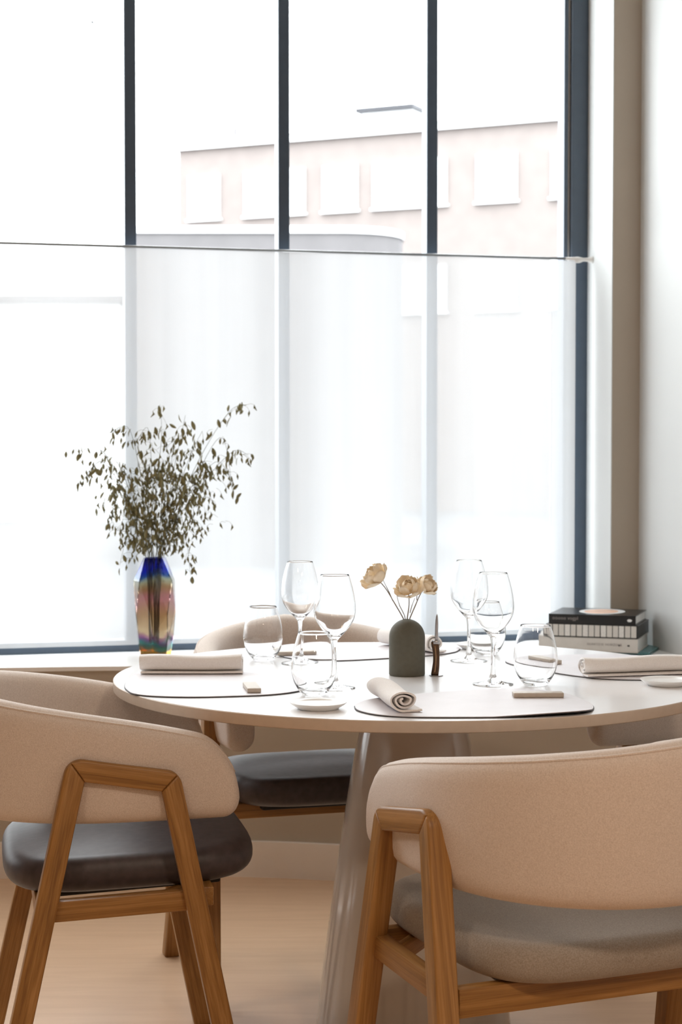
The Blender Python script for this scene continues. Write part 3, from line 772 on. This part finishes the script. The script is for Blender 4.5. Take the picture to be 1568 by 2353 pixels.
def flower(label, head, tilt, rad, stem_pts, twigs, seed):
    base = Vector((0.133, 3.548, vz + 0.095))
    o = thing('dried_flower', label, 'flower', base, 0, 'dried cream flowers in the olive vase')
    rnd = random.Random(seed)
    L = lambda p: Vector(p) - base
    bm = BM(); pts = spline([tuple(L(p)) for p in stem_pts], 14); tube(bm, pts, [0.0013] * 8 + [0.0011] * 7, 6); obj('stem', bm, 'twig', o, 'all')
    for tw in twigs:
        bm = BM(); tube(bm, spline([tuple(L(p)) for p in tw], 8), [0.0009] * 5 + [0.0006] * 4, 5); obj('twig', bm, 'twig', o, 'all')
    M3 = Matrix.Translation(L(head)) @ Matrix.Rotation(tilt[0], 4, 'X') @ Matrix.Rotation(tilt[1], 4, 'Y')
    lay = [(6, -1.45, 0.10, 1.0, 0.62, 0.22), (5, -0.9, 0.62, 0.84, 0.66, 0.10), (4, -0.3, 1.0, 0.62, 0.8, 0.05), (3, 0.1, 1.35, 0.40, 0.9, 0.0)]
    for li, (n, lo, hi, k, half, fl) in enumerate(lay):
        for i in range(n):
            bm = BM(); petal(bm, 2 * PI * (i + 0.5 * li) / n + rnd.uniform(-.15, .15), lo, hi + rnd.uniform(-.2, .25), rad * k * rnd.uniform(.90, 1.08), half * rnd.uniform(.85, 1.1), fl + rnd.uniform(-.1, .18), M3)
            obj('petal', bm, 'petal', o, 'all')
    bm = BM(); lathe(bm, [(0, -0.010), (0.004, -0.009), (0.006, -0.004), (0.005, 0.004), (0, 0.008)], 12); bm.transform(M3); obj('flower_heart', bm, 'petal', o, 'all')
ex = Vector((0.133, 3.548, TZ + 0.112))
b0 = (0.132, 3.548, vz + 0.095)
flower('dried cream flower leaning left, set apart from the other two', (0.066, 3.53, 0.945), (0.35, -0.75), 0.0245,
       [b0, (0.125, 3.547, 0.855), (0.108, 3.542, 0.885), (0.090, 3.536, 0.915), (0.074, 3.532, 0.934)],
       [[(0.104, 3.541, 0.890), (0.098, 3.539, 0.905), (0.088, 3.537, 0.925), (0.083, 3.535, 0.936)]], 3)
flower('dried cream flower upright in the middle of the olive vase', (0.135, 3.535, 0.921), (0.45, -0.15), 0.0245,
       [b0, (0.1335, 3.547, 0.855), (0.137, 3.543, 0.885), (0.135, 3.537, 0.915)],
       [[b0, (0.128, 3.547, 0.860), (0.118, 3.543, 0.880), (0.113, 3.541, 0.898), (0.112, 3.541, 0.906)]], 5)
flower('dried cream flower leaning right, behind the middle one', (0.176, 3.565, 0.922), (0.35, 0.65), 0.021,
       [b0, (0.139, 3.549, 0.855), (0.150, 3.554, 0.880), (0.160, 3.559, 0.902), (0.168, 3.562, 0.914)],
       [[(0.139, 3.549, 0.865), (0.143, 3.551, 0.880), (0.149, 3.553, 0.895)], [(0.153, 3.556, 0.890), (0.154, 3.557, 0.905), (0.160, 3.560, 0.920)]], 8)

# table knife standing upright in a small disc stand
kn = thing('standing_knife', 'small knife with bronze handle standing upright on a steel disc beside the olive vase', 'knife', (0.191, 3.536, TZ + 0.0003))
bm = BM(); lathe(bm, [(0, 0), (0.0138, 0), (0.0142, 0.0008), (0.0138, 0.0016), (0.004, 0.002), (0, 0.002)], 32); obj('stand_disc', bm, 'steel', kn, 50)
def curved_bar(x_of_z, w_of_z, d_of_z, z0, z1, n=18, seg=10, ex=0.6):
    bm = BM(); rg = []
    for i in range(n + 1):
        z = z0 + (z1 - z0) * i / n; r = []
        for k in range(seg):
            a = 2 * PI * k / seg; c, s = math.cos(a), math.sin(a)
            r.append(bm.verts.new((x_of_z(z) + math.copysign(abs(c) ** ex, c) * w_of_z(z), math.copysign(abs(s) ** ex, s) * d_of_z(z), z)))
        rg.append(r)
    for a, b in zip(rg[:-1], rg[1:]):
        for k in range(seg): bm.faces.new((a[k], a[(k + 1) % seg], b[(k + 1) % seg], b[k]))
    bm.faces.new(list(reversed(rg[0]))); bm.faces.new(rg[-1]); return bm
xc = lambda z: 0.0035 * math.sin((z / 0.07) * PI) - 0.0005 + 0.02 * max(0, z - 0.06) * 0
obj('handle', curved_bar(lambda z: -0.0025 + xc(z), lambda z: 0.0072 + 0.0006 * math.cos(z * 90), lambda z: 0.0045, 0.002, 0.068), 'horn', kn, 'all')
obj('brass_inlay', curved_bar(lambda z: -0.0025 + xc(z) - 0.001, lambda z: 0.0009, lambda z: 0.0049, 0.006, 0.060), 'brass', kn, 'all')
obj('bolster', curved_bar(lambda z: -0.001, lambda z: 0.0078, lambda z: 0.0048, 0.064, 0.071, 4), 'steel', kn, 'all')
obj('blade', curved_bar(lambda z: 0.0005 + 0.02 * (z - 0.07), lambda z: 0.0032 * max(0.12, math.sqrt(max(0, 1 - max(0, (z - 0.098) / 0.026) ** 2))), lambda z: 0.0007, 0.070, 0.124, 20), 'steel', kn, 'all')

# ================================================================== ON THE SILL
# iridescent faceted vase
va = thing('iridescent_vase', 'faceted iridescent glass vase, blue to amber, on the window sill', 'vase', (-0.543, 5.135, ZS + 0.0004), 0.2)
prof = [(0.0455, 0.0), (0.0545, 0.055), (0.0610, 0.13), (0.0620, 0.223), (0.0330, 0.290)]
bm = BM(); seg = 7; inner = [(r - 0.005, max(z, 0.018)) for r, z in prof]
lathe(bm, [(0, 0)] + prof + [(0.0290, 0.290)] + list(reversed([(0.0575, 0.222), (0.0560, 0.13), (0.0495, 0.06), (0.043, 0.020)]))[::-1] + [(0, 0.020)], seg)
for v in bm.verts:                                   # twist the shoulders for irregular facets
    if 0.10 < v.co.z < 0.25:
        a = 0.22 if v.co.z > 0.2 else -0.1; x, y = v.co.x, v.co.y
        v.co.x = x * math.cos(a) - y * math.sin(a); v.co.y = x * math.sin(a) + y * math.cos(a)
bmesh.ops.triangulate(bm, faces=bm.faces)
obj('glass_body', bm, 'vase', va)

# dried sea-oat bouquet
def leaf_mesh():
    bm = BM(); n = 7; rows = []
    for i in range(n + 1):
        u = i / n; w = 0.0052 * math.sin(PI * min(1, u * 0.96 + 0.04)) ** 0.8; th = 0.0012 * math.sin(PI * u) + 0.0002
        bend = 0.002 * math.sin(PI * u)
        rows.append([bm.verts.new(p) for p in ((-w, bend, -0.024 * u), (0, bend + th, -0.024 * u), (w, bend, -0.024 * u), (0, bend - th, -0.024 * u))])
    for a, b in zip(rows[:-1], rows[1:]):
        for k in range(4): bm.faces.new((a[k], a[(k + 1) % 4], b[(k + 1) % 4], b[k]))
    bm.faces.new(rows[0]); bm.faces.new(rows[-1][::-1])
    me = bpy.data.meshes.new('seed_head'); bmesh.ops.recalc_face_normals(bm, faces=bm.faces); bm.to_mesh(me); bm.free(); me.materials.append(M['seed'])
    me.polygons.foreach_set('use_smooth', [True] * len(me.polygons)); return me
LM = leaf_mesh()
bq = thing('dried_grass_bouquet', 'airy bouquet of dried sea oats with drooping seed heads in the iridescent vase', 'bouquet', (-0.543, 5.135, ZS + 0.03))
def px2(px, py, D=5.135):                            # picture measurement of the bouquet turned to metres at the vase's distance
    return ((px - 784) / 4062 * D, 1.20 + (1026 - py) / 4062 * D)
ends = [  # (end px, end py, arch point px, py, depth offset)
    (165, 1042, 235, 1035, .05), (192, 1115, 240, 1060, -.05), (238, 1180, 250, 1090, .08), (255, 995, 300, 985, .0), (282, 1295, 300, 1225, -.06),
    (318, 1020, 345, 985, -.03), (371, 930, 374, 1000, .02), (403, 1000, 398, 1040, .07), (433, 955, 420, 1010, -.08), (465, 990, 440, 1040, .1),
    (538, 1135, 512, 1005, -.02), (568, 930, 525, 950, .05), (575, 1045, 535, 1040, -.1), (543, 1125, 500, 1060, .03), (490, 1160, 455, 1080, .09),
    (443, 1320, 428, 1225, -.07), (452, 1215, 445, 1130, -.1), (430, 1150, 410, 1090, .0), (395, 1130, 385, 1070, -.09), (352, 1120, 355, 1060, .1),
    (318, 1130, 320, 1060, .04), (283, 1140, 290, 1075, -.1), (262, 1200, 275, 1120, .0), (300, 1225, 305, 1150, .07), (345, 1215, 345, 1140, -.05),
    (395, 1215, 390, 1150, .05), (425, 1255, 415, 1180, .08), (335, 1265, 330, 1200, -.08), (210, 1085, 265, 1050, -.08), (485, 1100, 470, 1060, -.03)]
ends = [(a, b, c, d, e * 0.45 - 0.035) for a, b, c, d, e in ends]
b0w = Vector((-0.543, 5.135, ZS + 0.03)); rl = random.Random(11); nleaf = 0
for i, (ex_, ey_, ax_, ay_, dd) in enumerate(ends):
    x0 = rl.uniform(-0.018, 0.018); y0 = rl.uniform(-0.018, 0.018)
    X1, Z1 = px2(ax_, ay_); X2, Z2 = px2(ex_, ey_)
    neck = Vector((-0.543 + (X1 + 0.543) * 0.08 + x0, 5.135 + dd * 0.1 + y0 * 0.8, ZS + 0.295))
    p = [Vector((-0.543 + x0 * 0.8, 5.135 + y0, ZS + 0.04)), neck,
         Vector((neck.x + (X1 - neck.x) * 0.5, 5.135 + dd * 0.5, neck.z + (Z1 - neck.z) * 0.60)), Vector((X1, 5.135 + dd, Z1)), Vector((X2, 5.135 + dd * 1.25, Z2))]
    cv = spline([tuple(q - b0w) for q in p], 26)
    bm = BM(); tube(bm, cv, [0.0011 - 0.0007 * k / 26 for k in range(27)], 5)
    st = obj('stem', bm, 'grass', bq, 'all')
    nl = 10
    for k in range(nl):
        if nleaf >= 298: break
        u = 0.50 + 0.50 * (k + rl.uniform(-.4, .4)) / (nl - 1); u = min(1, max(.36, u))
        q = Vector(cv[min(26, int(u * 26))])
        off = Vector((rl.uniform(-.022, .022), rl.uniform(-.022, .022), rl.uniform(-.018, .010)))
        lf = bpy.data.objects.new('seed_head', LM); C.objects.link(lf); lf.parent = st
        lf.location = q + off
        side = math.copysign(1, off.x) if k % 2 else -math.copysign(1, 0.543 + X2 - 0)
        lf.rotation_euler = (rl.uniform(-.5, .5), -off.x * 28 + rl.uniform(-.45, .45), rl.uniform(0, PI))
        sc = rl.uniform(0.75, 1.25); lf.scale = (sc, sc, sc * rl.uniform(.85, 1.15)); nleaf += 1
        bpy.context.view_layer
# fine pedicels joining seed heads to the stems and the countless small husks inside the bouquet
bm = BM(); rl2 = random.Random(5)
for i, (ex_, ey_, ax_, ay_, dd) in enumerate(ends):
    X1, Z1 = px2(ax_, ay_); X2, Z2 = px2(ex_, ey_)
    for k in range(26):
        u = rl2.random(); q = Vector((X1 + (X2 - X1) * u, 5.135 + dd, Z1 + (Z2 - Z1) * u)) - b0w
        if k > 8: q = Vector((-0.543 + (X1 + 0.543) * rl2.uniform(.25, .95), 5.135 + dd * .6, ZS + 0.295 + (Z1 - ZS - 0.295) * rl2.uniform(.25, .9))) - b0w
        d = Vector((rl2.uniform(-.03, .03), rl2.uniform(-.02, .02), rl2.uniform(-.025, .015)))
        tube(bm, [q, q + d * .6 + Vector((0, 0, .004)), q + d], 0.0004, 4)
        r2 = tube(bm, [q + d, q + d + Vector((rl2.uniform(-.004, .004), 0, -.008)), q + d + Vector((rl2.uniform(-.008, .008), 0, -.018))], [0.0006, 0.0036, 0.0004], 5)
hk = obj('fine_husks', bm, 'seed', bq, 'all'); hk['kind'] = 'stuff'

# stack of books
BA = math.radians(-18)
def book(corner, zb, th, ln, dp, ang, cover, label, slip=False, pages='paper'):
    """corner = front right bottom corner of the spine; spine runs to the left, book goes back"""
    o = thing('book', label, 'book', (corner[0], corner[1], zb), ang, 'stack of books on the sill')
    bm = BM(); h = 0.0025
    if slip:
        box(bm, -ln, 0, 0.001, dp, 0, th, 0.001)
        obj('slipcase', bm, cover, o)
    else:
        box(bm, -ln, 0, 0, dp, 0, h, 0.0006); box(bm, -ln, 0, 0, dp, th - h, th, 0.0006); box(bm, -ln, 0, 0, 0.003, 0.0004, th - 0.0004, 0.0006)
        obj('cover', bm, cover, o)
        bm = BM(); box(bm, -ln + 0.004, -0.004, 0.003, dp - 0.004, h, th - h); obj('pages', bm, pages, o)
    return o
def letters(parent, txt, x, z, size, mat, y=-0.0006):
    cu = bpy.data.curves.new('t', 'FONT'); cu.body = txt; cu.size = size; cu.extrude = 0.0002; cu.resolution_u = 2
    tmp = bpy.data.objects.new('t', cu); C.objects.link(tmp)
    dg = bpy.context.evaluated_depsgraph_get(); me = bpy.data.meshes.new_from_object(tmp.evaluated_get(dg))
    bpy.data.objects.remove(tmp); bpy.data.curves.remove(cu)
    me.name = 'spine_lettering'; me.materials.clear(); me.materials.append(M[mat])
    o = bpy.data.objects.new('spine_lettering', me); C.objects.link(o); o.parent = parent
    o.location = (x, y, z); o.rotation_euler = (PI / 2, 0, 0)
    return o
def dot(parent, nm, x, z, rx, rz, mat, y=-0.0006, n=18, flat=False):
    bm = BM(); pts = [(x + rx * math.cos(2 * PI * k / n), z + rz * math.sin(2 * PI * k / n)) for k in range(n)]
    if flat:
        vs = [bm.verts.new((p[0], p[1], y)) for p in pts]; vt = [bm.verts.new((p[0], p[1], y + 0.0002)) for p in pts]
    else:
        vs = [bm.verts.new((p[0], y, p[1])) for p in pts]; vt = [bm.verts.new((p[0], y + 0.0008, p[1])) for p in pts]
    bm.faces.new(vs); bm.faces.new(vt[::-1])
    for i in range(n): bm.faces.new((vs[i], vt[i], vt[(i + 1) % n], vs[(i + 1) % n]))
    return obj(nm, bm, mat, parent)
z = ZS + 0.0004
b4 = book((0.905, 5.165), z, 0.0080, 0.30, 0.235, BA - 0.03, 'book_teal', 'thin teal book at the bottom of the stack on the sill'); z += 0.0083
b3 = book((0.868, 5.150), z, 0.0410, 0.292, 0.225, BA, 'book_white', 'thick white book with a grey spine title, third from the top of the stack'); 
letters(b3, 'OUARTO IS  HORIZONE', -0.150, 0.0195, 0.0095, 'ink_grey'); dot(b3, 'spine_mark', -0.054, 0.021, 0.0026, 0.0026, 'ink_dark'); dot(b3, 'spine_mark', -0.027, 0.021, 0.0040, 0.0028, 'ink_dark')
z += 0.0413
b2 = book((0.868, 5.150), z, 0.0385, 0.272, 0.222, BA, 'book_black', 'black slipcase with a row of pale blocks along its spine, below the top book', slip=True)
for k in range(15):
    bm = BM(); a = -0.270 + k * 0.0178; wv = 0.0165 if k % 4 else 0.0158
    box(bm, a + 0.001, a + wv, -0.0012, 0.004, 0.0035, 0.0370, 0.0005); obj('spine_panel', bm, 'book_white' if k % 3 else 'paper', b2)
z += 0.0388
b1 = book((0.862, 5.152), z, 0.0290, 0.258, 0.215, BA, 'book_black', 'black hardback with a pale round print on its cover, on top of the stack')
letters(b1, 'ooooo vogpl', -0.247, 0.0125, 0.0150, 'ink_grey'); dot(b1, 'spine_mark', -0.018, 0.0150, 0.0070, 0.0042, 'ink_white')
dot(b1, 'cover_print', -0.118, 0.115, 0.068, 0.085, 'ink_white', 0.0291, 40, True)
dot(b1, 'cover_print', -0.120, 0.112, 0.050, 0.070, 'ink_peach', 0.0294, 40, True)
